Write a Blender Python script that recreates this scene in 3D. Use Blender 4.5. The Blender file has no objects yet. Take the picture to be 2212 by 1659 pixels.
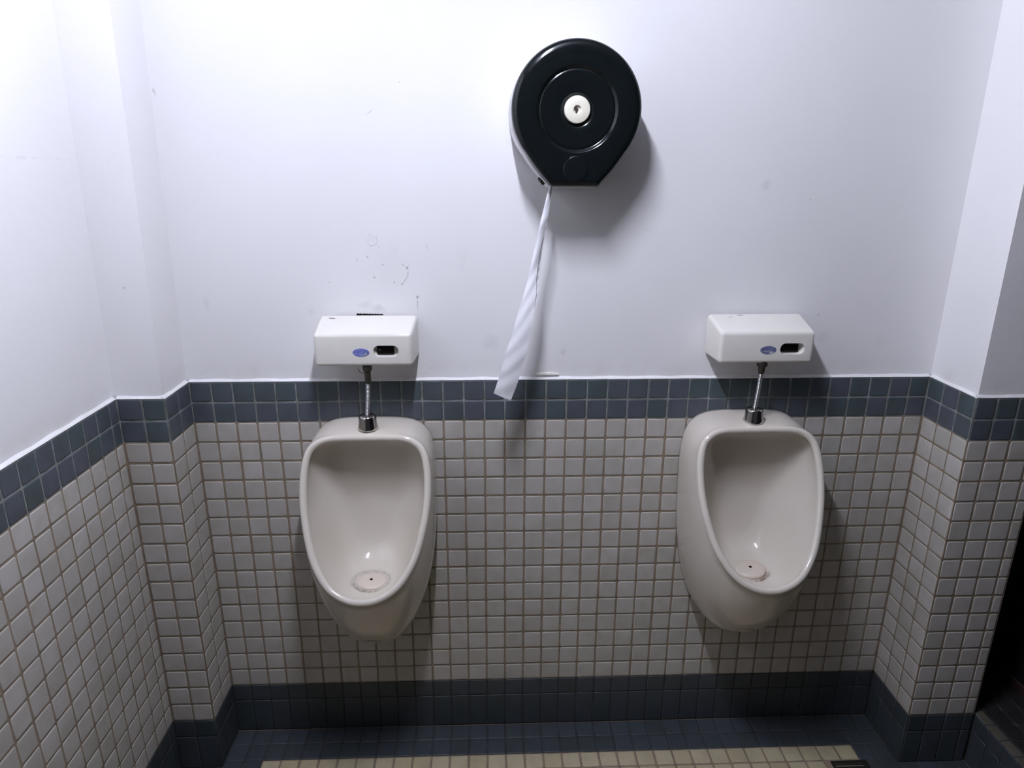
import bpy, bmesh, math, random
from mathutils import Vector, Matrix, Euler
random.seed(7)
scene = bpy.context.scene
COL = scene.collection

# ------------------------------------------------------------------ frame
H = 1.0256            # height of the top edge of the green tile band above the floor
T = 0.05              # tile pitch along the walls
TZ = 0.05128          # tile pitch up the walls
CEIL = H + 1.36

# ------------------------------------------------------------------ camera
cam_data = bpy.data.cameras.new('camera')
cam = bpy.data.objects.new('camera', cam_data)
COL.objects.link(cam)
cam.location = (0.7086, -1.572, 0.4773 + H)
cam.rotation_mode = 'XYZ'
cam.rotation_euler = (1.2701, -0.003, -0.0362)
cam_data.sensor_width = 36.0
cam_data.lens = 1473.86 / 2212 * 36.0
cam_data.clip_start = 0.02
scene.camera = cam

# ------------------------------------------------------------------ world, exposure
w = bpy.data.worlds.new('world'); scene.world = w
w.use_nodes = True
w.node_tree.nodes['Background'].inputs[0].default_value = (0.5, 0.55, 0.7, 1)
w.node_tree.nodes['Background'].inputs[1].default_value = 0.004
scene.view_settings.view_transform = 'Standard'
scene.view_settings.look = 'None'
scene.view_settings.gamma = 1
scene.view_settings.use_curve_mapping = False
scene.view_settings.exposure = 0.0
TUBE_POWER = 575.0       # emission strength of the fluorescent tube
TUBE_COLOR = (0.845, 0.872, 1.03)

# ------------------------------------------------------------------ helpers
def tag(o, label=None, cat=None, group=None, kind=None):
    if label: o['label'] = label
    if cat: o['category'] = cat
    if group: o['group'] = group
    if kind: o['kind'] = kind
    return o

def empty(name, loc):
    o = bpy.data.objects.new(name, None); COL.objects.link(o)
    o.location = loc; o.empty_display_size = 0.05
    return o

def build(name, bm, mats, parent=None, smooth=False, world=True, recalc=True):
    if recalc: bmesh.ops.recalc_face_normals(bm, faces=bm.faces)
    me = bpy.data.meshes.new(name); bm.to_mesh(me); bm.free()
    for m in (mats if isinstance(mats, (list, tuple)) else [mats]): me.materials.append(m)
    if smooth:
        for p in me.polygons: p.use_smooth = True
    o = bpy.data.objects.new(name, me); COL.objects.link(o)
    if parent is not None: o.parent = parent
    return o

def box(bm, x0, x1, y0, y1, z0, z1, mi=0, bev=0.0, seg=2):
    r = bmesh.ops.create_cube(bm, size=1)
    for v in r['verts']:
        v.co = Vector(((x0 if v.co.x < 0 else x1), (y0 if v.co.y < 0 else y1), (z0 if v.co.z < 0 else z1)))
    fs = set(f for v in r['verts'] for f in v.link_faces)
    for f in fs: f.material_index = mi
    if bev:
        es = list(set(e for f in fs for e in f.edges))
        bmesh.ops.bevel(bm, geom=es, offset=bev, segments=seg, profile=0.5, affect='EDGES')

def quad(bm, a, b, c, d, mi=0):
    f = bm.faces.new([bm.verts.new(p) for p in (a, b, c, d)]); f.material_index = mi
    return f

def loft(bm, loops, mi=0, cap0=False, cap1=False, closed=True):
    rows = [[bm.verts.new(p) for p in L] for L in loops]
    n = len(rows[0])
    for a, b in zip(rows, rows[1:]):
        for i in range(n if closed else n - 1):
            j = (i + 1) % n
            f = bm.faces.new((a[i], a[j], b[j], b[i])); f.material_index = mi
    if cap0: bm.faces.new(rows[0]).material_index = mi
    if cap1: bm.faces.new(list(reversed(rows[-1]))).material_index = mi
    return rows

def lathe(bm, prof, axis_o, axis='Z', n=32, mi=0, cap0=True, cap1=True):
    loops = []
    for r, h in prof:
        L = []
        for i in range(n):
            a = 2 * math.pi * i / n
            if axis == 'Z': L.append(Vector((r * math.cos(a), r * math.sin(a), h)) + Vector(axis_o))
            else: L.append(Vector((r * math.cos(a), -h, r * math.sin(a))) + Vector(axis_o))  # h = distance out from the wall
        loops.append(L)
    loft(bm, loops, mi, cap0, cap1)

def tube(bm, pts, r, n=10, mi=0):
    loops = []
    for k, p in enumerate(pts):
        p = Vector(p)
        t = (Vector(pts[min(k + 1, len(pts) - 1)]) - Vector(pts[max(k - 1, 0)])).normalized()
        u = t.cross(Vector((0.3, 1, 0.2))).normalized(); v = t.cross(u)
        rr = r[k] if isinstance(r, (list, tuple)) else r
        loops.append([p + rr * (math.cos(2 * math.pi * i / n) * u + math.sin(2 * math.pi * i / n) * v) for i in range(n)])
    loft(bm, loops, mi, True, True)

# ------------------------------------------------------------------ materials
def mat(name, color, rough=0.5, metal=0.0, spec=0.5, coat=0.0):
    m = bpy.data.materials.new(name); m.use_nodes = True
    b = m.node_tree.nodes['Principled BSDF']
    b.inputs['Base Color'].default_value = (*color, 1)
    b.inputs['Roughness'].default_value = rough
    b.inputs['Metallic'].default_value = metal
    b.inputs['Specular IOR Level'].default_value = spec
    b.inputs['Coat Weight'].default_value = coat
    return m

class N:
    def __init__(s, m): s.t = m.node_tree; s.n = s.t.nodes; s.b = s.n['Principled BSDF']
    def new(s, typ, **k):
        x = s.n.new(typ)
        for a, v in k.items(): setattr(x, a, v)
        return x
    def link(s, a, b): s.t.links.new(a, b)
    def pos(s):
        if not hasattr(s, '_p'): s._p = s.new('ShaderNodeNewGeometry')
        return s._p.outputs['Position']
    def noise(s, scale, detail=4, vec=None, rough=0.55):
        key = (scale, detail, id(vec) if vec is not None else 0, rough)
        if not hasattr(s, '_nc'): s._nc = {}
        if vec is None and key in s._nc: return s._nc[key]
        x = s.new('ShaderNodeTexNoise'); x.inputs['Scale'].default_value = scale
        x.inputs['Detail'].default_value = detail; x.inputs['Roughness'].default_value = rough
        s.link(vec or s.pos(), x.inputs['Vector']); s._nc[key] = x.outputs['Fac']; return x.outputs['Fac']
    def ramp(s, f, stops):
        x = s.new('ShaderNodeValToRGB'); s.link(f, x.inputs[0])
        e = x.color_ramp.elements
        while len(e) < len(stops): e.new(0.5)
        for q, (p, c) in zip(e, stops):
            q.position = p; q.color = (*c, 1) if isinstance(c, tuple) else (c, c, c, 1)
        return x.outputs[0]
    def mix(s, f, a, b, blend='MIX'):
        x = s.new('ShaderNodeMix', data_type='RGBA', blend_type=blend)
        for v, i in ((f, 0), (a, 6), (b, 7)):
            if hasattr(v, 'links'): s.link(v, x.inputs[i])
            elif isinstance(v, tuple): x.inputs[i].default_value = (*v, 1)
            else: x.inputs[i].default_value = v
        return x.outputs[2]
    def math(s, op, a, b=None, c=None, clamp=False):
        x = s.new('ShaderNodeMath', operation=op); x.use_clamp = clamp
        for i, v in enumerate((a, b, c)):
            if v is None: continue
            if hasattr(v, 'links'): s.link(v, x.inputs[i])
            else: x.inputs[i].default_value = v
        return x.outputs[0]
    def bump(s, h, strength=0.2, dist=0.002):
        x = s.new('ShaderNodeBump'); x.inputs['Strength'].default_value = strength
        x.inputs['Distance'].default_value = dist
        s.link(h, x.inputs['Height']); s.link(x.outputs[0], s.b.inputs['Normal'])
    def attr(s, name):
        x = s.new('ShaderNodeAttribute'); x.attribute_name = name; return x

# marks on the painted plaster: (x, z above band top, half width, half height, rotation deg, strength, noise scale)
MARKS = [(.450, .330, .0125, .0140, 0, -.45, 90), (.450, .333, .014, .011, 0, .06, 90), (.464, .316, .0017, .0017, 0, .6, 300), (.4133, .286, .0035, .006, 0, .20, 200),
         (.437, .293, .0035, .004, 0, .35, 260), (.471, .2755, .0045, .0022, 35, .55, 300), (.4501, .2467, .0028, .0030, 0, .7, 300),
         (.518, .2735, .0015, .0065, 35, .55, 260), (.5262, .2680, .0028, .0042, 0, .75, 260), (.531, .2730, .0013, .005, -35, .35, 260),
         (.5268, .252, .0022, .013, -8, .34, 220), (.5205, .2405, .0022, .009, -30, .36, 220), (.5135, .2310, .0050, .0030, 20, .5, 260),
         (.4954, .2345, .0022, .0050, 0, .42, 260), (.5475, .2005, .0042, .0045, 0, .50, 220), (.5467, .188, .0011, .024, 1, .48, 160),
         (.4268, .1805, .020, .012, 0, .10, 70), (.4539, .1730, .020, .012, 0, .16, 70), (.3478, .2347, .0022, .0022, 0, .35, 260), (.5723, .3141, .004, .010, 20, .12, 120),
         (.480, .26, .07, .07, 20, .035, 25), (.8903, .0647, .009, .014, 0, .17, 90), (.7163, .0909, .020, .020, 0, .11, 50), (.654, .287, .02, .03, 0, .05, 50),
         (.4602, .600, .012, .0012, 32, .35, 260), (.5256, .6598, .0018, .0018, 0, .35, 200), (1.3409, .4516, .012, .012, 0, .14, 60),
         (1.4438, .4195, .0025, .0030, 20, .40, 200), (.5718, .0290, .007, .0009, 3, .85, 60), (.0621, .1877, .008, .020, 0, .10, 90),
         (.012, .637, .0035, .009, 15, .35, 100), (-.0517, .2436, .003, .004, 0, .45, 100), (-.1035, .70, .0010, .075, -3.4, .28, 60), (-.1040, .62, .0028, .006, 0, .35, 100),
         (-.1060, .50, .0030, .006, 0, .35, 100), (1.40, .12, .03, .02, 0, .06, 30), (1.52, .10, .02, .02, 0, .06, 30), (.30, .17, .010, .012, 0, .12, 90),
         (1.50, .155, .003, .003, 0, .35, 200), (1.495, .185, .002, .002, 0, .35, 200), (1.66, .09, .02, .02, 0, .05, 40)]

def paint_material():
    m = mat('white_wall_paint', (0.80, 0.795, 0.80), 0.55, spec=0.35); n = N(m)
    g = n.pos(); sep = n.new('ShaderNodeSeparateXYZ'); n.link(g, sep.inputs[0])
    X, Z = sep.outputs[0], sep.outputs[2]
    warp = n.noise(120, 3)
    col = n.mix(n.ramp(n.noise(3.0, 5), [(0.35, 0.0), (0.75, 0.35)]), (0.815, 0.81, 0.815), (0.77, 0.755, 0.745))
    total = None
    for mx, mz, hw, hh, rot, st, ns in MARKS:
        a = math.radians(rot); c, s_ = math.cos(a), math.sin(a)
        dx = n.math('SUBTRACT', X, mx); dz = n.math('SUBTRACT', Z, mz + H)
        u = n.math('ADD', n.math('MULTIPLY', dx, c / hw), n.math('MULTIPLY', dz, s_ / hw))
        v = n.math('ADD', n.math('MULTIPLY', dx, -s_ / hh), n.math('MULTIPLY', dz, c / hh))
        r = n.math('SQRT', n.math('ADD', n.math('MULTIPLY', u, u), n.math('MULTIPLY', v, v)))
        if st < 0:          # outline of a flaked-off patch, broken in places
            r = n.math('ADD', r, n.math('MULTIPLY', n.math('SUBTRACT', n.noise(ns, 3), 0.5), 1.0))
            f = n.math('SUBTRACT', 1.0, n.math('MULTIPLY', n.math('ABSOLUTE', n.math('SUBTRACT', r, .9)), 10.0), clamp=True)
            f = n.math('MULTIPLY', n.math('MULTIPLY', f, n.ramp(n.noise(70, 2), [(0.42, 0.0), (0.55, 1.0)])), -st)
        else:
            r = n.math('ADD', r, n.math('MULTIPLY', n.math('SUBTRACT', n.noise(ns, 5, rough=.7), 0.5), 2.6))
            f = n.math('MULTIPLY', n.math('MULTIPLY', n.math('SUBTRACT', 1.0, r), 1.3, clamp=True), st)
        total = f if total is None else n.math('MAXIMUM', total, f)
    col = n.mix(total, col, (0.20, 0.18, 0.16))
    # grimy line just above the tiles
    low = n.math('MULTIPLY', n.math('SUBTRACT', 1.0, n.math('MULTIPLY', n.math('SUBTRACT', Z, H), 18.0), clamp=True),
                 n.ramp(n.noise(14, 5), [(0.4, 0.0), (0.7, 0.28)]))
    col = n.mix(low, col, (0.50, 0.47, 0.38))
    n.link(col, n.b.inputs['Base Color'])
    n.bump(n.math('ADD', n.math('MULTIPLY', n.noise(9, 3), 2.5), n.noise(220, 3)), 0.12, 0.0015)
    return m

def tile_material(name, base, alt, dirt, rough, dirt_hi=0.55, spec=0.5):
    m = mat(name, base, rough, spec=spec); n = N(m)
    t = n.attr('tint').outputs['Fac']
    col = n.mix(t, base, alt)
    d = n.ramp(n.noise(26, 6), [(0.42, 0.0), (0.8, dirt_hi)])
    col = n.mix(d, col, dirt)
    speck = n.ramp(n.noise(420, 2), [(0.62, 0.0), (0.72, 0.35)])
    col = n.mix(speck, col, dirt)
    n.link(col, n.b.inputs['Base Color'])
    n.link(n.math('ADD', n.math('MULTIPLY', n.noise(40, 4), 0.3), rough - 0.15), n.b.inputs['Roughness'])
    n.bump(n.noise(60, 3), 0.25, 0.001)
    return m

def grout_material(name, a, b):
    m = mat(name, a, 0.85, spec=0.2); n = N(m)
    n.link(n.mix(n.ramp(n.noise(30, 5), [(0.35, 0.0), (0.65, 1.0)]), a, b), n.b.inputs['Base Color'])
    n.bump(n.noise(300, 3), 0.4, 0.001)
    return m

M_paint = paint_material()
M_ceil = mat('ceiling_paint', (0.16, 0.16, 0.18), 0.7)  # unseen ceiling, darkened to cut bounce light
M_green = tile_material('blue_green_tile', (0.066, 0.092, 0.100), (0.088, 0.096, 0.122), (0.05, 0.055, 0.04), 0.42)
M_dark = tile_material('dark_green_base_tile', (0.040, 0.052, 0.056), (0.050, 0.058, 0.072), (0.030, 0.030, 0.024), 0.45, 0.4)
M_beige = tile_material('beige_tile', (0.43, 0.417, 0.375), (0.51, 0.485, 0.455), (0.33, 0.30, 0.23), 0.52)
M_floorbeige = tile_material('beige_floor_tile', (0.46, 0.405, 0.25), (0.52, 0.455, 0.31), (0.30, 0.25, 0.17), 0.5)
M_groutl = grout_material('pale_grout', (0.26, 0.27, 0.26), (0.14, 0.15, 0.13))
M_groutb = grout_material('brown_grout', (0.30, 0.235, 0.17), (0.21, 0.17, 0.125))
M_groutd = grout_material('dark_grout', (0.055, 0.06, 0.062), (0.03, 0.03, 0.03))
M_step = tile_material('shade_dark_step_tile', (0.012, 0.012, 0.013), (0.016, 0.014, 0.014), (0.02, 0.016, 0.012), 0.6, .4)  # shade on the stall step put into the tile colour
M_nose = tile_material('shade_dimmed_beige_nosing', (0.085, 0.080, 0.062), (0.10, 0.092, 0.07), (0.04, 0.035, 0.025), 0.6, .6)  # beige darkened in the colour for the shade at the stall edge
WALLM = [M_paint, M_green, M_beige, M_dark, M_groutl, M_groutb, M_groutd, M_floorbeige, M_step, M_nose]
PAINT, GREEN, BEIGE, DARK, GL, GB, GD, FB, STP, NOSE = range(10)

# ------------------------------------------------------------------ tiled walls
def tile(bm, o, U, V, Nn, u0, u1, v0, v1, gap, mi, lay, rise=0.0022, rad=0.004):
    """one rounded, slightly pillowed tile in the patch (u0..u1, v0..v1) of the plane o + uU + vV, face on the plane"""
    g = gap / 2
    jt = random.uniform(-.0004, .0004)
    a0, a1, b0, b1 = u0 + g + jt, u1 - g + jt, v0 + g, v1 - g
    if a1 - a0 < 0.004 or b1 - b0 < 0.004: return
    rad = min(rad, (a1 - a0) * .25, (b1 - b0) * .25)
    tilt = (random.uniform(-.004, .004), random.uniform(-.004, .004))
    def ring(ins, h):
        P = []
        for cx, cy, sx, sy in ((a0, b0, -1, -1), (a1, b0, 1, -1), (a1, b1, 1, 1), (a0, b1, -1, 1)):
            qx, qy = cx - sx * (rad), cy - sy * (rad)
            ang0 = {(-1, -1): 180, (1, -1): 270, (1, 1): 0, (-1, 1): 90}[(sx, sy)]
            for k in (0, 45, 90):
                a = math.radians(ang0 + k); rr = rad - ins
                x, y = qx + rr * math.cos(a), qy + rr * math.sin(a)
                hh = h + (x - (a0 + a1) / 2) * tilt[0] + (y - (b0 + b1) / 2) * tilt[1]
                P.append(bm.verts.new(o + U * x + V * y + Nn * hh))
        return P
    tv = random.random()
    R = [ring(0, -rise), ring(0.0003, -0.0008), ring(0.0013, -0.0001), ring(0.0030, 0)]
    fs = []
    for A, B in zip(R, R[1:]):
        for i in range(12): fs.append(bm.faces.new((A[i], A[(i + 1) % 12], B[(i + 1) % 12], B[i])))
    fs.append(bm.faces.new(R[-1]))
    for f in fs: f.material_index = mi; f[lay] = tv; f.smooth = True

ROWS = [(0, 1, GREEN), (1, 2, GREEN)] + [(j, j + 1, BEIGE) for j in range(2, 17)] + [(17, 18, DARK), (18, 20, DARK)]

def wall_strip(bm, p0, p1, Nn, cols, lay, paint_top=CEIL, plaster=0.007, paint_lo=None, e0=0.0, e1=0.0):
    """tiled wall strip from floor point p0 to p1, outward normal Nn, tile column boundaries 'cols' in metres from p0.
    e0, e1: extra length of the set-back plaster plane past each end (inner corner +, outer corner -)"""
    p0 = Vector((*p0, 0)); p1 = Vector((*p1, 0)); U = (p1 - p0).normalized(); L = (p1 - p0).length
    V = Vector((0, 0, 1)); Nn = Vector((*Nn, 0))
    cols = list(cols)
    if e0 < 0: cols[0] += .002
    if e1 < 0: cols[-1] -= .002
    for j0, j1, mi in ROWS:
        z1, z0 = H - j0 * TZ, max(H - j1 * TZ, 0)
        for a, b in zip(cols, cols[1:]):
            gap = {GREEN: .0032, BEIGE: .0040, DARK: .0022}[mi] * random.uniform(.8, 1.2)
            tile(bm, p0, U, V, Nn, a, b, z0, z1, gap, mi, lay)
    for za, zb, mi in ((H - 2 * TZ, H, GL), (H - 17 * TZ, H - 2 * TZ, GB), (0, H - 17 * TZ, GD)):
        o = p0 - Nn * 0.0012
        qa, qb = -.0014 * e0, L + .0014 * e1
        quad(bm, o + U * qa + V * za, o + U * qb + V * za, o + U * qb + V * zb, o + U * qa + V * zb, mi)
    # plaster above, set back, with a lumpy bead of filler along the top of the tiles
    segs = max(2, int(L / 0.02))
    prof = [(0.0, -0.0007), (0.0005, .0010), (-.0012, .0035), (-.0042, .0052), (-plaster, .0085)]
    loops = []
    for k in range(segs + 1):
        s = -e0 * plaster * 0 + L * k / segs
        wob = 0.6 + 0.12 * math.sin(s * 61 + L * 9) + 0.12 * random.random()
        base = p0 + U * s + V * H
        loops.append([base + Nn * (a if a > -.005 else a) + V * (b * (wob if b > 0 else 1)) for a, b in prof])
    loft(bm, loops, PAINT, closed=False)
    o = p0 - Nn * plaster
    A, B = -e0 * plaster, L + e1 * plaster
    quad(bm, o + U * A + V * (H - .004), o + U * B + V * (H - .004), o + U * B + V * paint_top, o + U * A + V * paint_top, PAINT)

def cols_from(L, first, pitch=T):
    c = [0.0]; x = first
    while x < L - 0.008: c.append(x); x += pitch
    c.append(L); return c

XR = 1.797; DL = 0.1248; DR = 0.1683; XL = -0.1055; XE = 1.975; YF = -3.0
def new_wall():
    bm = bmesh.new(); return bm, bm.faces.layers.float.new('tint')

def as_struct(name, bm):
    o = build(name, bm, WALLM, recalc=False); tag(o, kind='structure'); return o

def fix_attr(bm): pass

# face float layers arrive as a face-domain attribute named 'tint'
bm, lay = new_wall()
wall_strip(bm, (0, 0), (XR, 0), (0, -1), [T * i for i in range(36)] + [XR], lay, e0=1, e1=1)
as_struct('wall_back', bm)

bm, lay = new_wall()
# return facing right, ledge facing the room, long left wall
wall_strip(bm, (0, -DL), (0, 0), (1, 0), [0, .063, DL], lay, e0=-1, e1=1)
wall_strip(bm, (XL, -DL), (0, -DL), (0, -1), [0, .0535, -XL], lay, e0=1, e1=-1)
YM = -1.60            # the painted, tiled part of the left wall ends here; the unseen dark stretch beyond is added to cut bounce light
LL = -YM - DL
c = [0.0]; d = 0.1563 - DL
while d < LL - .01: c.append(d); d += T
c.append(LL); c = [LL - v for v in reversed(c)]
wall_strip(bm, (XL, YM), (XL, -DL), (1, 0), c, lay, e0=0, e1=1)
for v in bm.verts:                    # the old plaster on this side leans slightly into the room
    if v.co.z > H + .02: v.co.x += .019 * (v.co.z - H)
as_struct('wall_left', bm)

bm, lay = new_wall()
wall_strip(bm, (XR, 0), (XR, -DR), (-1, 0), [0, .056, .112, DR], lay, e0=1, e1=-1)
wall_strip(bm, (XR, -DR), (XE, -DR), (0, -1), cols_from(XE - XR, .05), lay, e0=-1, e1=-1)
wall_strip(bm, (XE, -DR), (XE, 0.0), (1, 0), [0, .05, .1, DR], lay, e0=-1, e1=0)
as_struct('wall_right', bm)

# far sides of the room, never in the picture but closing it, darkened to cut bounce light
bm = bmesh.new()
quad(bm, (XL, YM, 0), (XL, YF, 0), (XL, YF, CEIL), (XL, YM, CEIL))
quad(bm, (XL, YF, 0), (2.9, YF, 0), (2.9, YF, CEIL), (XL, YF, CEIL)); tag(build('wall_front', bm, mat('far_wall_paint', (0.12, 0.12, 0.13), 0.7)), kind='structure')
bm = bmesh.new()
quad(bm, (2.9, YF, 0), (2.9, 0, 0), (2.9, 0, CEIL), (2.9, YF, CEIL)); quad(bm, (XE, 0, 0), (2.9, 0, 0), (2.9, 0, CEIL), (XE, 0, CEIL))
M_stallwall = mat('unlit_stall_dark', (0.012, 0.009, 0.012), 0.7, spec=0.2)  # near-black colour stands in for the unlit stall interior
tag(build('wall_stall', bm, M_stallwall), kind='structure')
bm = bmesh.new(); box(bm, XL - .1, 3.0, YF - .1, .1, CEIL, CEIL + .06); tag(build('ceiling', bm, M_ceil), kind='structure')

# ------------------------------------------------------------------ floor
bm, lay = new_wall()
box(bm, XL - .05, 2.95, YF - .05, .05, -.06, -.0017, GB)
U, V, Z3 = Vector((1, 0, 0)), Vector((0, -1, 0)), Vector((0, 0, 1))
def inroom(x0, x1, y0, y1):      # y measured out from the back wall
    cx, cy = (x0 + x1) / 2, (y0 + y1) / 2
    if cx < 0 and cy < DL: return False
    if cx > XR and cy < DR: return False
    return True
xs = [XL] + [-.0525] + [T * i for i in range(0, 36)] + [XR] + [XR + .05 * i for i in range(1, 4)] + [XE + .004]
ys = [0, .0525, .105] + [.105 + T * i for i in range(1, 26)]
DRAIN = (1.615, 1.717, .157, .258)
for x0, x1 in zip(xs, xs[1:]):
    for y0, y1 in zip(ys, ys[1:]):
        if not inroom(x0, x1, y0, y1): continue
        beige = (x0 > .095 and x1 < 1.705 and y0 > .10)
        if DRAIN[0] - .02 < (x0 + x1) / 2 < DRAIN[1] + .02 and DRAIN[2] - .01 < (y0 + y1) / 2 < DRAIN[3] + .01: continue
        tile(bm, Vector((0, 0, 0)), U, V, Z3, x0, x1, y0, y1, .005 if beige else .0028, FB if beige else DARK, lay)
# dark bedding under the border tiles
quad(bm, (XL, 0, -.0014), (XE, 0, -.0014), (XE, -.105, -.0014), (XL, -.105, -.0014), GD)
quad(bm, (XL, -.105, -.0014), (.10, -.105, -.0014), (.10, -1.3, -.0014), (XL, -1.3, -.0014), GD)
quad(bm, (1.70, -.105, -.0014), (XE, -.105, -.0014), (XE, -1.3, -.0014), (1.70, -1.3, -.0014), GD)
o = build('floor', bm, WALLM, recalc=False); tag(o, kind='structure')

# raised step of the stall at the right, riser tiled like the base, pale nosing
STEP = H - .873
bm, lay = new_wall()
box(bm, XE + .004, 2.9, YF + .01, -.004, -.0016, STEP - .003, GD)
yy = DR
while yy < 1.4:
    for z0, z1 in ((0, .1026), (.1026, STEP - .003)):
        tile(bm, Vector((XE + .0022, 0, 0)), Vector((0, -1, 0)), Vector((0, 0, 1)), Vector((-1, 0, 0)), yy, yy + T, z0, z1, .0022, DARK, lay)
    yy += T
yy = .004
while yy < 1.4:
    x0 = XE + .0022 if yy > DR - .02 else XE + .0022
    tile(bm, Vector((0, 0, STEP)), U, V, Z3, x0, x0 + .028, yy, yy + T, .003, NOSE, lay, rise=.003)
    for k in range(3):
        tile(bm, Vector((0, 0, STEP)), U, V, Z3, x0 + .03 + .05 * k, x0 + .08 + .05 * k, yy, yy + T, .003, STP, lay, rise=.003)
    yy += T
o = build('trim_1', bm, WALLM, recalc=False); tag(o, kind='structure')

# ------------------------------------------------------------------ dark stall partition standing on the step
M_part = mat('dark_partition_laminate', (0.010, 0.007, 0.010), 0.6, spec=0.2)  # dark panel, taken to near-black so the stall stays unlit under the lamp
M_rail = mat('dark_red_brown_rail', (0.035, 0.018, 0.018), 0.5)
part = empty('stall_partition', (2.16, -.30, STEP))
tag(part, 'dark brown stall partition on the raised step at the right edge', 'partition')
bm = bmesh.new(); box(bm, -.012, .012, -.95, .285, .03, 1.10, 0, .003); build('panel', bm, M_part, part)
bm = bmesh.new(); box(bm, -.018, .018, -.95, .285, 0.0, .03, 0, .003); build('bottom_rail', bm, M_rail, part)

# ------------------------------------------------------------------ floor drain
M_iron = mat('dark_drain_metal', (0.012, 0.010, 0.008), 0.6)
fd = empty('floor_drain', ((DRAIN[0] + DRAIN[1]) / 2, -(DRAIN[2] + DRAIN[3]) / 2, -.0017))
tag(fd, 'dark square floor drain sunk in the beige floor tiles at lower right', 'drain')
bm = bmesh.new()
h = .049
for x0, x1, y0, y1 in ((-h, h, h - .006, h), (-h, h, -h, -h + .006), (-h, -h + .006, -h + .006, h - .006), (h - .006, h, -h + .006, h - .006)):
    box(bm, x0, x1, y0, y1, 0, .003)
build('frame', bm, M_iron, fd)
bm = bmesh.new()
for k in range(9):
    y = -.038 + k * .0095; box(bm, -.043, .043, y - .0025, y + .0025, .0001, .002)
build('grate', bm, M_iron, fd)

# ------------------------------------------------------------------ fluorescent lamp on the ceiling
M_tube = bpy.data.materials.new('lit_tube'); M_tube.use_nodes = True
nt = M_tube.node_tree; nt.nodes.clear()
em = nt.nodes.new('ShaderNodeEmission'); out = nt.nodes.new('ShaderNodeOutputMaterial')
em.inputs[0].default_value = (*TUBE_COLOR, 1); em.inputs[1].default_value = TUBE_POWER
nt.links.new(em.outputs[0], out.inputs[0])
LAMP = Vector((0.66, -.80, H + 1.20))
lamp = empty('ceiling_lamp', (LAMP.x, LAMP.y, CEIL))
tag(lamp, 'white batten fluorescent lamp under the ceiling, lit', 'lamp')
bm = bmesh.new(); box(bm, -.03, .03, -.29, .29, -.06, 0, 0, .006); build('housing', bm, mat('lamp_housing', (.8, .8, .8), .4), lamp)
M_lp = mat('lamp_plastic', (.8, .8, .8), .4)
for s in (-1, 1):
    bm = bmesh.new(); box(bm, -.014, .014, s * .215 - .01, s * .215 + .01, LAMP.z - CEIL - .012, -.058)
    build('tube_holder', bm, M_lp, lamp)
bm = bmesh.new()
tube(bm, [(0, -.205, LAMP.z - CEIL), (0, .205, LAMP.z - CEIL)], .012, 16)
build('tube', bm, M_tube, lamp, smooth=False)

# ------------------------------------------------------------------ urinals
def ceramic(name, stain, lo, a0, a1):
    m = mat(name, (0.70, 0.66, 0.62), 0.10, spec=0.55); n = N(m)
    col = n.mix(n.ramp(n.noise(7, 5), [(0.4, 0.0), (0.8, 0.5)]), (0.66, 0.612, 0.535), (0.60, 0.555, 0.465))
    # grime ring left around the drain cover, strongest between the angles a0..a1
    tc = n.new('ShaderNodeTexCoord').outputs['Object']; sp = n.new('ShaderNodeSeparateXYZ'); n.link(tc, sp.inputs[0])
    x = sp.outputs[0]; y = n.math('DIVIDE', n.math('ADD', sp.outputs[1], .152), .88); z = sp.outputs[2]
    rr = n.math('SQRT', n.math('ADD', n.math('MULTIPLY', x, x), n.math('MULTIPLY', y, y)))
    rr = n.math('ADD', rr, n.math('MULTIPLY', n.math('SUBTRACT', n.noise(55, 4, tc), .5), .010))
    ring = n.math('SUBTRACT', 1.0, n.math('DIVIDE', n.math('ABSOLUTE', n.math('SUBTRACT', rr, .0415)), .0085), clamp=True)
    ang = n.math('ARCTAN2', y, x)
    mid, half = (a0 + a1) / 2, (a1 - a0) / 2
    da = n.math('SUBTRACT', 1.0, n.math('DIVIDE', n.math('ABSOLUTE', n.math('SUBTRACT', ang, mid)), half), clamp=True)
    f = n.math('MULTIPLY', ring, n.math('ADD', n.math('MULTIPLY', n.math('MULTIPLY', da, 1.6, clamp=True), 1.0 - lo), lo))
    f = n.math('MULTIPLY', f, n.math('LESS_THAN', z, .02))
    f = n.math('MULTIPLY', f, n.ramp(n.noise(160, 4, tc), [(0.35, 0.35), (0.6, 1.0)]))
    n.link(n.mix(f, col, stain), n.b.inputs['Base Color'])
    return m
M_cer = ceramic('glazed_ceramic_grey_grime', (0.13, 0.125, 0.09), .45, -3.0, -1.0)
M_cer2 = ceramic('glazed_ceramic_rust', (0.12, 0.055, 0.015), .02, -1.9, -0.1)
M_cover = mat('drain_cover_plastic', (0.66, 0.58, 0.50), 0.35)
M_hole = mat('dark_hole', (0.012, 0.008, 0.004), 0.9, spec=0.1)
M_stain = mat('limescale_stain', (0.26, 0.235, 0.17), 0.7)
M_rust = mat('rusty_brown_stain', (0.12, 0.06, 0.02), 0.8)

RIM = [(0, -.090), (.05, -.090), (.085, -.091), (.110, -.099), (.130, -.114), (.141, -.137), (.1465, -.172), (.1475, -.205),
       (.1455, -.240), (.1405, -.272), (.133, -.305), (.121, -.343), (.106, -.370), (.088, -.394), (.066, -.411), (.040, -.4225), (.018, -.4275), (0, -.428)]
WALL = [(0, -.084), (.06, -.084), (.098, -.090), (.126, -.106), (.143, -.135), (.150, -.18), (.151, -.25), (.149, -.33),
        (.143, -.42), (.130, -.50), (.113, -.56), (.092, -.613), (.062, -.658), (.030, -.679), (0, -.6805)]
def rim_d(z): t = max(-z - .095, -.01); return .115 + .33 * t + .51 * t * t

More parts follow.
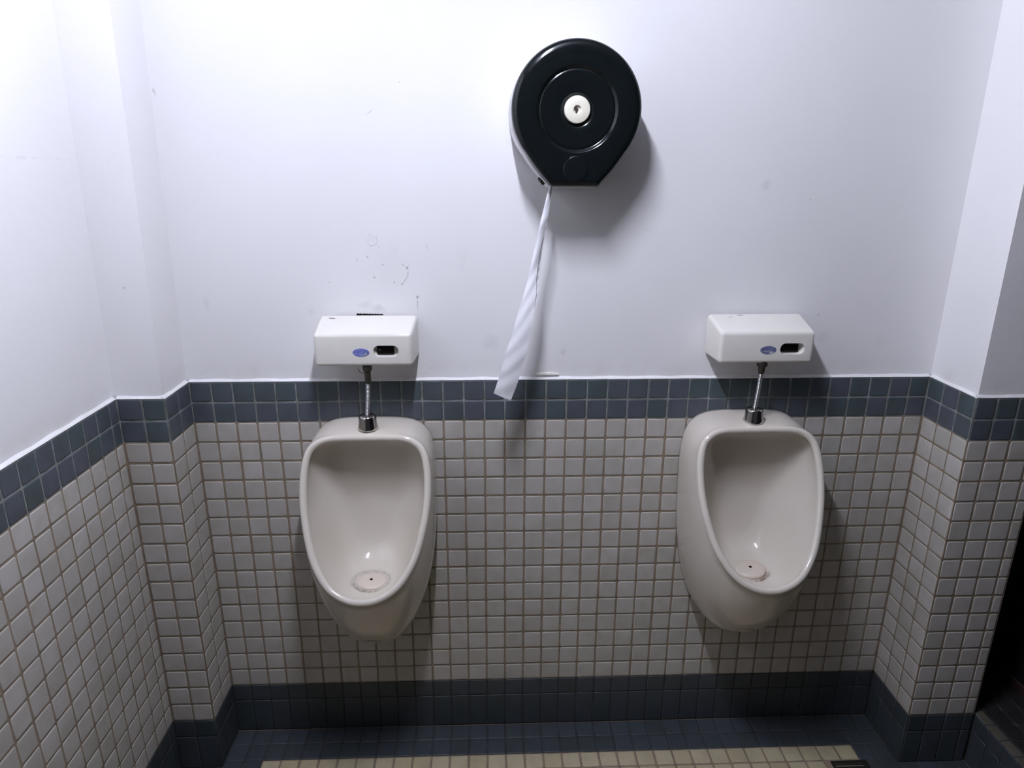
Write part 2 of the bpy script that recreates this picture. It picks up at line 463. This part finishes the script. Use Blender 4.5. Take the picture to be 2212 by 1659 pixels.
def chaikin(P, it=3):
    for _ in range(it):
        Q = [P[0]]
        for a, b in zip(P, P[1:]):
            Q.append((a[0] * .75 + b[0] * .25, a[1] * .75 + b[1] * .25)); Q.append((a[0] * .25 + b[0] * .75, a[1] * .25 + b[1] * .75))
        Q.append(P[-1]); P = Q
    return P
def resample(P, n):
    L = [0]
    for a, b in zip(P, P[1:]): L.append(L[-1] + math.dist(a, b))
    out = []; k = 0
    for i in range(n + 1):
        s = L[-1] * i / n
        while k < len(L) - 2 and L[k + 1] < s: k += 1
        f = (s - L[k]) / max(L[k + 1] - L[k], 1e-9); f = min(max(f, 0), 1)
        out.append((P[k][0] + (P[k + 1][0] - P[k][0]) * f, P[k][1] + (P[k + 1][1] - P[k][1]) * f))
    return out
NH = 56
def full(P):
    P = resample(chaikin(P), NH)
    return P + [(-x, z) for x, z in reversed(P[1:-1])]
def inset(P, d):
    n = len(P); out = []
    for i in range(n):
        a, b = P[i - 1], P[(i + 1) % n]
        tx, tz = b[0] - a[0], b[1] - a[1]; l = math.hypot(tx, tz) or 1
        out.append((P[i][0] + tz / l * d, P[i][1] - tx / l * d))
    return out
OUT = [(x * 1.012, z) for x, z in full(RIM)]; WL = full(WALL)
INN = inset(OUT, .0165)
if sum(abs(x) for x, _ in INN) > sum(abs(x) for x, _ in OUT): INN = inset(OUT, -.0165)

def mk_urinal(x, label, lift, dz):
    root = empty('urinal', (x, 0, H - .39 + dz)); z0 = .39
    tag(root, label, 'urinal', 'wall urinals')
    P3 = lambda u, d, z: (u, -d, z + z0)
    loops = []
    NB = 18
    bez = lambda t, a, b, c: (1 - t) ** 2 * a + 2 * t * (1 - t) * b + t * t * c
    for k in range(NB + 1):
        t = k / NB; L = []
        for (wu, wz), (ru, rz) in zip(WL, OUT):
            rd = rim_d(rz) - .007
            fb = min(max((-wz - .40) / .29, 0), 1)
            cu, cz = wu * 1.04, wz + .022 * fb
            cd = (.80 - .08 * fb) * rd
            L.append(P3(bez(t, wu, cu, ru), bez(t, 0, cd, rd), bez(t, wz, cz, rz)))
        loops.append(L)
    for k in range(1, 8):                       # rounded lip
        f = k / 8; a = math.pi * f
        L = []
        for (ou, oz), (iu, iz) in zip(OUT, INN):
            g = .5 - .5 * math.cos(a)
            u, z = ou + (iu - ou) * g, oz + (iz - oz) * g
            L.append(P3(u, rim_d(oz) - .007 + .0085 * math.sin(a), z))
        loops.append(L)
    NI = 26
    cub = lambda t, a, b, c, d: (1 - t) ** 3 * a + 3 * t * (1 - t) ** 2 * b + 3 * t * t * (1 - t) * c + t ** 3 * d
    for k in range(NI + 1):
        t = k / NI; L = []
        for (iu, iz), (ou, oz) in zip(INN, OUT):
            d0 = rim_d(oz) - .008
            bt = min(max((-iz - .30) / .115, 0), 1); bt = bt * bt * (3 - 2 * bt)      # 1 at the bottom
            tp = min(max((iz + .17) / .06, 0), 1)
            c1 = (iu * (1.03 - .05 * bt), d0 - .05 * (1 - bt) - .016 * bt, iz + .003 * tp - .046 * bt)
            c2 = (iu * .90, .040 + .052 * bt, iz * (1 - bt) - .478 * bt - .012 * tp)
            tg = (iu * .42, .038 + .016 * bt, -.25 + (iz + .25) * .52 - .055 * bt)
            L.append(P3(*(cub(t, p, q, r, s) for p, q, r, s in zip((iu, d0, iz), c1, c2, tg))))
        loops.append(L)
    last = loops[-1]
    c = Vector((0, -.034, sum(p[2] for p in last) / len(last)))
    for s in (.75, .5, .25):
        loops.append([tuple(c + (Vector((p[0], p[1], p[2])) - c) * s - Vector((0, 0, 0))) for p in last])
    bm = bmesh.new(); rows = loft(bm, loops)
    ce = bm.verts.new(c); R = rows[-1]
    for i in range(len(R)): bm.faces.new((R[i], R[(i + 1) % len(R)], ce))
    bm.faces.new(rows[0])
    build('bowl', bm, M_cer2 if lift else M_cer, root, smooth=True)
    # drain cover resting in the bottom of the bowl
    dc = Vector(P3(0.0, .152, -.4465)); rot = Euler((math.radians(4 + 3 * lift), math.radians(-4 * lift), 0)).to_matrix()
    def disc(prof, n=48, wob=0.0):
        L = []
        for r, h in prof:
            L.append([dc + rot @ Vector(((r + wob * math.sin(5 * a) ) * math.cos(a), r * .86 * math.sin(a), h)) for a in [2 * math.pi * i / n for i in range(n)]])
        return L
    bm = bmesh.new()
    if lift: pr = [(.034, -.010), (.036, .001), (.0365, .006), (.034, .0095), (.026, .0115), (.012, .013), (.0045, .0132)]
    else: pr = [(.034, -.012), (.0355, -.001), (.0355, .002), (.0335, .004), (.025, .0055), (.012, .0065), (.0045, .0067)]
    loft(bm, disc(pr), 0, True, True)
    cov = build('drain_cover', bm, M_cover, root, smooth=True)
    bm = bmesh.new(); hz = pr[-1][1]
    loft(bm, [[dc + rot @ Vector((r * math.cos(a), r * math.sin(a), h)) for a in [2 * math.pi * i / 16 for i in range(16)]] for r, h in ((.0036, hz - .003), (.0036, hz + .0004), (.002, hz + .0005))], 0, True, True)
    build('screw_hole', bm, M_hole, cov, smooth=False)
    return root

u1 = mk_urinal(0.4290, 'cream ceramic wall urinal left of the paper strip, grimy ring round its drain cover', 0, -.0055)
u2 = mk_urinal(1.3385, 'cream ceramic wall urinal on the right, drain cover tilted up in its bowl', 1, .0045)

# ------------------------------------------------------------------ flush pipes between sensor box and urinal
M_chrome = mat('chrome', (0.55, 0.53, 0.50), 0.16, 1.0)
M_steel = mat('dull_corrugated_steel', (0.42, 0.42, 0.42), 0.33, 0.9)
M_brass = mat('tarnished_dark_metal', (0.07, 0.065, 0.05), 0.5, 0.7)
def mk_pipe(x, label, xt, nut_r, hook, dz):
    root = empty('flush_pipe', (x, -.08, H - .0865 + dz)); tag(root, label, 'pipe', 'flush pipes')
    bm = bmesh.new()
    lathe(bm, [(.0230, 0), (.0237, .002), (.0232, .006), (.0208, .018), (.0200, .028), (.0194, .031), (.0165, .0335), (.0065, .0345)], (0, 0, 0), n=36)
    build('collar', bm, M_chrome, root, smooth=True)
    pts, rs = [], []
    n = 170; L = .113
    for k in range(n + 1):
        s = k / n; z = .0335 + L * s
        pts.append((xt * s + .0015 * math.sin(s * 3), 0, z)); rs.append(.0048 + .0007 * math.sin(2 * math.pi * z / .0030))
    bm = bmesh.new(); tube(bm, pts, rs, 12); build('corrugated_hose', bm, M_steel, root, smooth=True)
    bm = bmesh.new()
    if nut_r > .009: pf = [(.006, .118), (.0075, .126), (.008, .133), (.0115, .137), (.0122, .139), (.0122, .151)]
    else: pf = [(.0058, .110), (.0072, .114), (.0072, .138), (.0105, .142), (.0105, .151)]
    lathe(bm, pf, (xt, 0, 0), n=12); build('coupling_nut', bm, M_brass, root)
    if hook:
        bm = bmesh.new(); tube(bm, [(xt - .004, -.008, .138), (xt - .010, -.012, .137), (xt - .016, -.013, .143), (xt - .018, -.012, .149)], .0009, 6)
        build('wire_hook', bm, M_brass, root)
    return root
mk_pipe(.4305, 'short corrugated flush pipe with bent wire hook, entering the left urinal', .0065, .007, True, -.0045)
mk_pipe(1.3345, 'short corrugated flush pipe with fat dark nut, entering the right urinal', .0055, .012, False, .0035)

# ------------------------------------------------------------------ flush sensor boxes
def abs_mat():
    m = mat('yellowed_white_plastic', (0.74, 0.72, 0.67), 0.17, spec=0.5); n = N(m)
    n.link(n.mix(n.ramp(n.noise(12, 4), [(0.4, 0.0), (0.8, 0.4)]), (0.76, 0.74, 0.685), (0.69, 0.66, 0.58)), n.b.inputs['Base Color'])
    return m
M_abs = abs_mat()
M_win = mat('black_sensor_glass', (0.006, 0.004, 0.004), 0.12)
M_led = mat('small_white_diode', (0.5, 0.55, 0.55), 0.3)
def badge_mat(name, a, b, c):
    m = mat(name, a, 0.35); n = N(m)
    x = n.noise(160, 3)
    n.link(n.ramp(x, [(0.30, a), (0.5, b), (0.66, c)]), n.b.inputs['Base Color']); return m
M_badge1 = badge_mat('blue_violet_sticker', (0.13, 0.11, 0.36), (0.17, 0.19, 0.50), (0.21, 0.30, 0.46))
M_badge2 = badge_mat('worn_blue_grey_sticker', (0.10, 0.09, 0.16), (0.14, 0.15, 0.30), (0.20, 0.24, 0.28))
M_peel = mat('bare_grey_patch', (0.32, 0.33, 0.42), 0.5)
M_text = mat('pale_print', (0.55, 0.60, 0.62), 0.5)
M_teal = mat('teal_print', (0.07, 0.17, 0.26), 0.5)

def stadium(cx, cz, hw, hh, d, n=10):
    P = []
    for sx, a0 in ((1, -90), (-1, 90)):
        for k in range(n + 1):
            a = math.radians(a0 + 180 * k / n); P.append((cx + sx * (hw - hh) + hh * math.cos(a), -d, cz + hh * math.sin(a)))
    return P

def mk_sensor(x, label, badge, peeled, chips, fx):
    root = empty('flush_sensor_box', (x, .007, H + .062)); tag(root, label, 'sensor box', 'flush sensor boxes')
    D = .100
    back = [(-.1125, -.0), (.1125, 0), (.1125, .096), (-.1125, .096)]
    front = [(-.1090, .000), (.1075, .000), (.1075, .074), (-.1090, .074)]
    bm = bmesh.new()
    b = [bm.verts.new((a, -.0071, z)) for a, z in back]; f = [bm.verts.new((a, -D, z)) for a, z in front]
    for i in range(4): bm.faces.new((b[i], b[(i + 1) % 4], f[(i + 1) % 4], f[i]))
    bm.faces.new(list(reversed(b))); bm.faces.new(f)
    bmesh.ops.recalc_face_normals(bm, faces=bm.faces)
    es = [e for e in bm.edges if not all(v.co.y > -.01 for v in e.verts)]
    bmesh.ops.bevel(bm, geom=es, offset=.0085, segments=5, profile=0.5, affect='EDGES')
    hs = build('housing', bm, M_abs, root, smooth=True)
    # recess cut for the sensor window
    wx, wz = .0495 + fx, .0345
    cb = bmesh.new(); rows = loft(cb, [stadium(wx, wz, .0285, .0132, D + .02), stadium(wx, wz, .0285, .0132, D - .0005), stadium(wx, wz, .0235, .0100, D - .016)], 0, True, True)
    cut = build('cutter', cb, M_abs, root)
    md = hs.modifiers.new('cut', 'BOOLEAN'); md.object = cut; md.operation = 'DIFFERENCE'; md.solver = 'EXACT'
    bpy.context.view_layer.update()
    dg = bpy.context.evaluated_depsgraph_get()
    me = bpy.data.meshes.new_from_object(hs.evaluated_get(dg)); hs.modifiers.clear(); hs.data = me; me.name = 'housing'
    bpy.data.objects.remove(cut)
    try: me.set_sharp_from_angle(angle=math.radians(30))
    except Exception: pass
    bm = bmesh.new(); box(bm, wx - .0205, wx + .0170, -(D - .0075), -(D - .017), wz - .0080, wz + .0085, 0, .001)
    sw = build('sensor_window', bm, M_win, root)
    bm = bmesh.new(); bmesh.ops.create_icosphere(bm, subdivisions=2, radius=.0011, matrix=Matrix.Translation((wx - .0145, -(D - .0076), wz + .002)))
    if not peeled: build('indicator_light', bm, M_led, sw, smooth=True)
    else: bm.free()
    # oval badge
    bx, bz = -.0058 + fx, .0320
    def oval(hw, hh, d, k=48): return [(bx + hw * math.cos(2 * math.pi * i / k), -d, bz + hh * math.sin(2 * math.pi * i / k)) for i in range(k)]
    bm = bmesh.new(); loft(bm, [oval(.0185, .0098, D - .0004), oval(.0185, .0098, D + .0002), oval(.0175, .0090, D + .0007)], 0, True, True)
    bd = build('badge', bm, badge, root)
    bd['label'] = 'blue oval sticker'
    # what is left of the printing: a swoosh and a scuffed patch
    bm = bmesh.new()
    if not peeled:
        pts = [(.002, -.0085), (.004, -.005), (.0075, -.0035), (.009, .0012), (.0125, -.0006), (.0150, -.0038), (.0105, -.0066)]
        loft(bm, [[(bx + a, -(D + .0006), bz + c) for a, c in pts], [(bx + a, -(D + .0009), bz + c) for a, c in pts]], 0, True, True)
        build('worn_patch', bm, M_peel, bd)
        bm = bmesh.new(); pts = [(.0095, .0040), (.0120, .0040), (.0165, -.0012), (.0150, -.0036), (.0125, -.0015)]
        loft(bm, [[(bx + a, -(D + .0006), bz + c) for a, c in pts], [(bx + a, -(D + .00095), bz + c) for a, c in pts]], 0, True, True)
        build('print_stroke', bm, M_teal, bd)
    else:
        for k in range(7):
            a = -.0105 + k * .0030
            box(bm, bx + a, bx + a + .0014, -(D + .0009), -(D + .0006), bz - .0042 + .0006 * (k % 2), bz - .0018 + .0005 * ((k * 2) % 3))
        build('print_stroke', bm, M_text, bd)
        bm = bmesh.new(); pts = [(.002, -.0083), (.004, -.0045), (.010, -.0042), (.0135, -.0055), (.007, -.0085)]
        loft(bm, [[(bx + a, -(D + .0006), bz + c) for a, c in pts], [(bx + a, -(D + .0009), bz + c) for a, c in pts]], 0, True, True)
        build('worn_patch', bm, M_text, bd)
    # chips in the plastic along the top edge
    bm = bmesh.new()
    for cx, cy, r in chips:
        t = (cy - .0071) / (D - .0071); zt = .096 - .022 * t
        P = [(cx + r * (1 + .5 * random.random()) * math.cos(a), -cy + .55 * r * (.6 + .6 * random.random()) * math.sin(a), zt + .0003 - .0000) for a in [2 * math.pi * i / 9 for i in range(9)]]
        loft(bm, [P, [(p[0], p[1], p[2] + .0002) for p in P]], 0, True, True)
    build('chip_mark', bm, M_chip, root)
    return root
M_chip = mat('grey_chip', (0.30, 0.28, 0.25), 0.8)
mk_sensor(.4335, 'white flush sensor box above the left urinal, bright blue oval sticker, dark gap behind it', M_badge1, False, [(-.084, .018, .005), (-.079, .020, .004)], 0)
mk_sensor(1.3430, 'white flush sensor box above the right urinal, dull scuffed oval sticker', M_badge2, True, [(-.064, .022, .004), (-.035, .012, .004), (-.041, .013, .003)], .008)

# crumbled dark gap between the left box and the plaster
bm = bmesh.new()
P = []
for k in range(24):
    s = k / 23; P.append((-.033 + .062 * s, .0004 + .0034 * abs(math.sin(k * 1.9)) * (1 - .8 * s)))
lo = [(a, -.0002, -.0012) for a, _ in P]; hi = [(a, -.0002, z) for a, z in P]
loft(bm, [lo, hi], closed=False)
gapo = build('plaster_gap', bm, M_hole); gapo.location = (.437, .0065, H + .1597)
tag(gapo, 'thin dark crumbled gap in the plaster right above the left sensor box', 'wall damage')

# smear of filler on the band between the urinals
bm = bmesh.new()
n = 26; A, B = [], []
for k in range(n):
    s = k / (n - 1); A.append((-.028 + .056 * s, 0, -.001)); B.append((-.028 + .056 * s, -.001, .0015 + .0045 * (.3 + .7 * abs(math.sin(k * 1.3))) * math.sin(math.pi * s) ** .5))
C = [(p[0], -.0025 - .001 * math.sin(k * 2.1), (B[k][2]) * .35) for k, p in enumerate(A)]
loft(bm, [[(p[0], .002, p[2] * 1.25) for p in B], B, C, [(p[0], -.002, -.001) for p in A]], closed=False)
sm = build('filler_smear', bm, mat('raw_filler', (0.72, 0.71, 0.64), .8), smooth=True); sm.location = (.852, .0055, H + .011)
tag(sm, 'rough off-white smear of filler on the tile edge right of the paper strip', 'filler')

# ------------------------------------------------------------------ paper dispenser
M_black = mat('black_glossy_plastic', (0.0045, 0.0065, 0.007), 0.2, spec=0.4); 
nb = N(M_black); nb.link(nb.ramp(nb.noise(40, 5), [(0.4, 0.13), (0.75, 0.19)]), nb.b.inputs['Roughness'])
M_grey = mat('pale_grey_plastic', (0.66, 0.66, 0.67), 0.4)
M_knob = mat('ivory_plastic', (0.72, 0.70, 0.58), 0.5)
DC = Vector((.890, 0, H + .5965)); RR = .1305
disp = empty('toilet_roll_dispenser', (DC.x, .007, DC.z - .149)); ox = .149
tag(disp, 'black round toilet roll dispenser with ivory knob, on the white wall', 'dispenser')
ND = 120
cx_, cz_ = .0485, -.1475
dist = math.hypot(cx_, cz_); base = math.atan2(cz_, cx_); off = math.acos(RR / dist)
ta = base + off                        # tangent angle on the right side (upper)
def rho(a):
    """outline radius at angle a (from +x, counter-clockwise)"""
    a = math.atan2(math.sin(a), math.cos(a))
    if a > math.pi / 2 or a < -math.pi / 2: a = math.pi - a; a = math.atan2(math.sin(a), math.cos(a))
    if a > ta: return RR
    if a > base:                        # straight flank, slightly bellied
        r = RR / math.cos(a - ta)
        f = (a - base) / (ta - base)
        return r + .0022 * math.sin(math.pi * f)
    return cz_ / math.sin(a)
angs = [2 * math.pi * i / ND for i in range(ND)]
corner = [base, math.pi - base]
for c in corner:                        # snap two samples onto the corners
    c = c % (2 * math.pi); k = min(range(ND), key=lambda i: abs(angs[i] - c)); angs[k] = c
def out_loop(s, d, shift=0.0): return [(rho(a) * s * math.cos(a) , -d, rho(a) * s * math.sin(a) + ox) for a in angs]
def in_loop(k, d):  return [((rho(a) - k) * math.cos(a), -d, (rho(a) - k) * math.sin(a) + ox) for a in angs]
def cir(r, d): return [(r * math.cos(a), -d, r * math.sin(a) + ox) for a in angs]
bm = bmesh.new()
loft(bm, [in_loop(-.0022, .0072), in_loop(-.0022, .070), in_loop(-.0005, .0925)], 0, True, True)
rh = build('rear_housing', bm, M_grey, disp, smooth=False); rh['label'] = 'pale grey rear housing'
try: rh.data.set_sharp_from_angle(angle=math.radians(30)); [setattr(p, 'use_smooth', True) for p in rh.data.polygons]
except Exception: pass
bm = bmesh.new()
loft(bm, [in_loop(.002, .093), in_loop(0, .0932), in_loop(0, .122), in_loop(.0012, .1275), in_loop(.004, .1320), in_loop(.009, .1350), in_loop(.016, .1362),
          cir(.0955, .1368), cir(.0830, .1366), cir(.0795, .1355), cir(.0775, .1325), cir(.0755, .1318), cir(.0735, .1330), cir(.070, .1332), cir(.050, .1315),
          cir(.036, .1300), cir(.031, .1285), cir(.029, .1270), cir(.005, .1270)], 0, True, True)
fc = build('front_cover', bm, M_black, disp, smooth=True)
try: fc.data.set_sharp_from_angle(angle=math.radians(50))
except Exception: pass
bm = bmesh.new()
lathe(bm, [(.0255, .1265), (.0262, .128), (.0262, .1335), (.0252, .1360), (.023, .1370), (.010, .1373), (.0082, .1372), (.0072, .136), (.0066, .132)], (0, 0, ox), 'Y', 48)
kb = build('knob', bm, M_knob, disp, smooth=True); kb['label'] = 'ivory round knob'
try: kb.data.set_sharp_from_angle(angle=math.radians(40))
except Exception: pass
bm = bmesh.new()
box(bm, -.0035, -.0008, -.1365, -.131, ox - .0095, ox - .002); lathe(bm, [(.0034, .1321), (.0034, .1338)], (-.0016, 0, ox), 'Y', 16)
build('keyhole', bm, mat('dark_keyhole', (.03, .012, .015), .6), kb)
bm = bmesh.new()
lathe(bm, [(.0262, .1357), (.0255, .1366), (.022, .1370), (.012, .1373), (.003, .1374)], (0, 0, ox - .112), 'Y', 40)
vw = build('viewing_window', bm, mat('smoked_window', (0.005, 0.0068, 0.008), 0.22, spec=0.4), disp, smooth=True)
# little lock on the lower left flank
fa = ta; nx, nz = -math.cos(fa), math.sin(fa)
bm = bmesh.new()
q = Vector((-(cx_ + .0105), -.066, cz_ + .0150 + ox)); nn = Vector((nx, 0, nz)); q = q + nn * .0054; uu = Vector((0, 1, 0)); vv = nn.cross(uu)
loft(bm, [[q + nn * h + (math.cos(a) * uu + math.sin(a) * vv) * r * (1 + .18 * math.sin(6 * a)) for a in [2 * math.pi * i / 24 for i in range(24)]] for r, h in ((.0085, -.004), (.0085, .003), (.006, .005), (.003, .0052))], 0, True, True)
build('lock', bm, mat('dark_lock_metal', (.03, .032, .02), .45, .5), disp)

# ------------------------------------------------------------------ strip of toilet paper
EL = [(.843, .462), (.8395, .449), (.828, .403), (.8185, .362), (.803, .291), (.790, .236), (.7755, .188), (.7625, .139), (.749, .100), (.7395, .062), (.730, .032), (.7215, .006)]
ER = [(.850, .462), (.847, .449), (.8390, .392), (.829, .353), (.8185, .292), (.8145, .258), (.8135, .223), (.808, .181), (.799, .123), (.788, .076), (.774, .025), (.760, -.0135)]
def interp(P, s):
    x = s * (len(P) - 1); k = min(int(x), len(P) - 2); f = x - k
    p0 = P[max(k - 1, 0)]; p1 = P[k]; p2 = P[k + 1]; p3 = P[min(k + 2, len(P) - 1)]
    return [.5 * (2 * b + (c - a) * f + (2 * a - 5 * b + 4 * c - d) * f * f + (-a + 3 * b - 3 * c + d) * f ** 3) for a, b, c, d in zip(p0, p1, p2, p3)]
def ribbon(bm, fa, fb, n=90, m=8, th=.0003):
    F, Bk = [], []
    for k in range(n + 1):
        s = k / n; a, b = fa(s), fb(s); row = []
        for i in range(m + 1):
            t = i / m
            row.append(Vector(a) * (1 - t) + Vector(b) * t + Vector((0, -.0022 * math.sin(math.pi * t) - .0007 * math.sin(9 * s * 6 + 4 * t), 0)))
        F.append(row)
    loft(bm, F, closed=False); loft(bm, [[p + Vector((0, th, 0)) for p in r] for r in F], closed=False)
def dd(s): return .088 + .030 * math.sin(min(s * 1.9, 1.57))
def paperL(s): x, z = interp(EL, s); return (x - .79, -dd(s) - .004 * s, z - .23)
def paperR(s):
    x, z = interp(ER, s); return (x - .79, -dd(s) + .010 * (1 - s) * 0 + .004 * math.sin(7 * s), z - .23)
M_tp = mat('white_tissue_paper', (0.80, 0.80, 0.83), 0.9, spec=0.1)
ntp = N(M_tp); ntp.bump(ntp.noise(500, 2), .3, .0005)
tp = empty('toilet_paper', (.79, 0, H + .23)); tag(tp, 'long twisted strip of white toilet paper hanging from the black dispenser', 'toilet paper')
bm = bmesh.new(); ribbon(bm, paperL, paperR); build('front_ply', bm, M_tp, tp, smooth=True, recalc=False)
# folded-back edge seen in the middle of the strip, a little behind
def foldL(s): s = .20 + .42 * s; a, b = Vector(paperL(s)), Vector(paperR(s)); return a.lerp(b, .45) + Vector((0, .004, 0))
def foldR(s):
    q = .20 + .42 * s; a, b = Vector(paperL(q)), Vector(paperR(q)); return b + Vector((.0055 * math.sin(math.pi * s) ** .7 if 0 < s < 1 else 0, .009 * math.sin(math.pi * s), 0))
bm = bmesh.new(); ribbon(bm, foldL, foldR, 60, 5); build('folded_edge', bm, M_tp, tp, smooth=True, recalc=False)
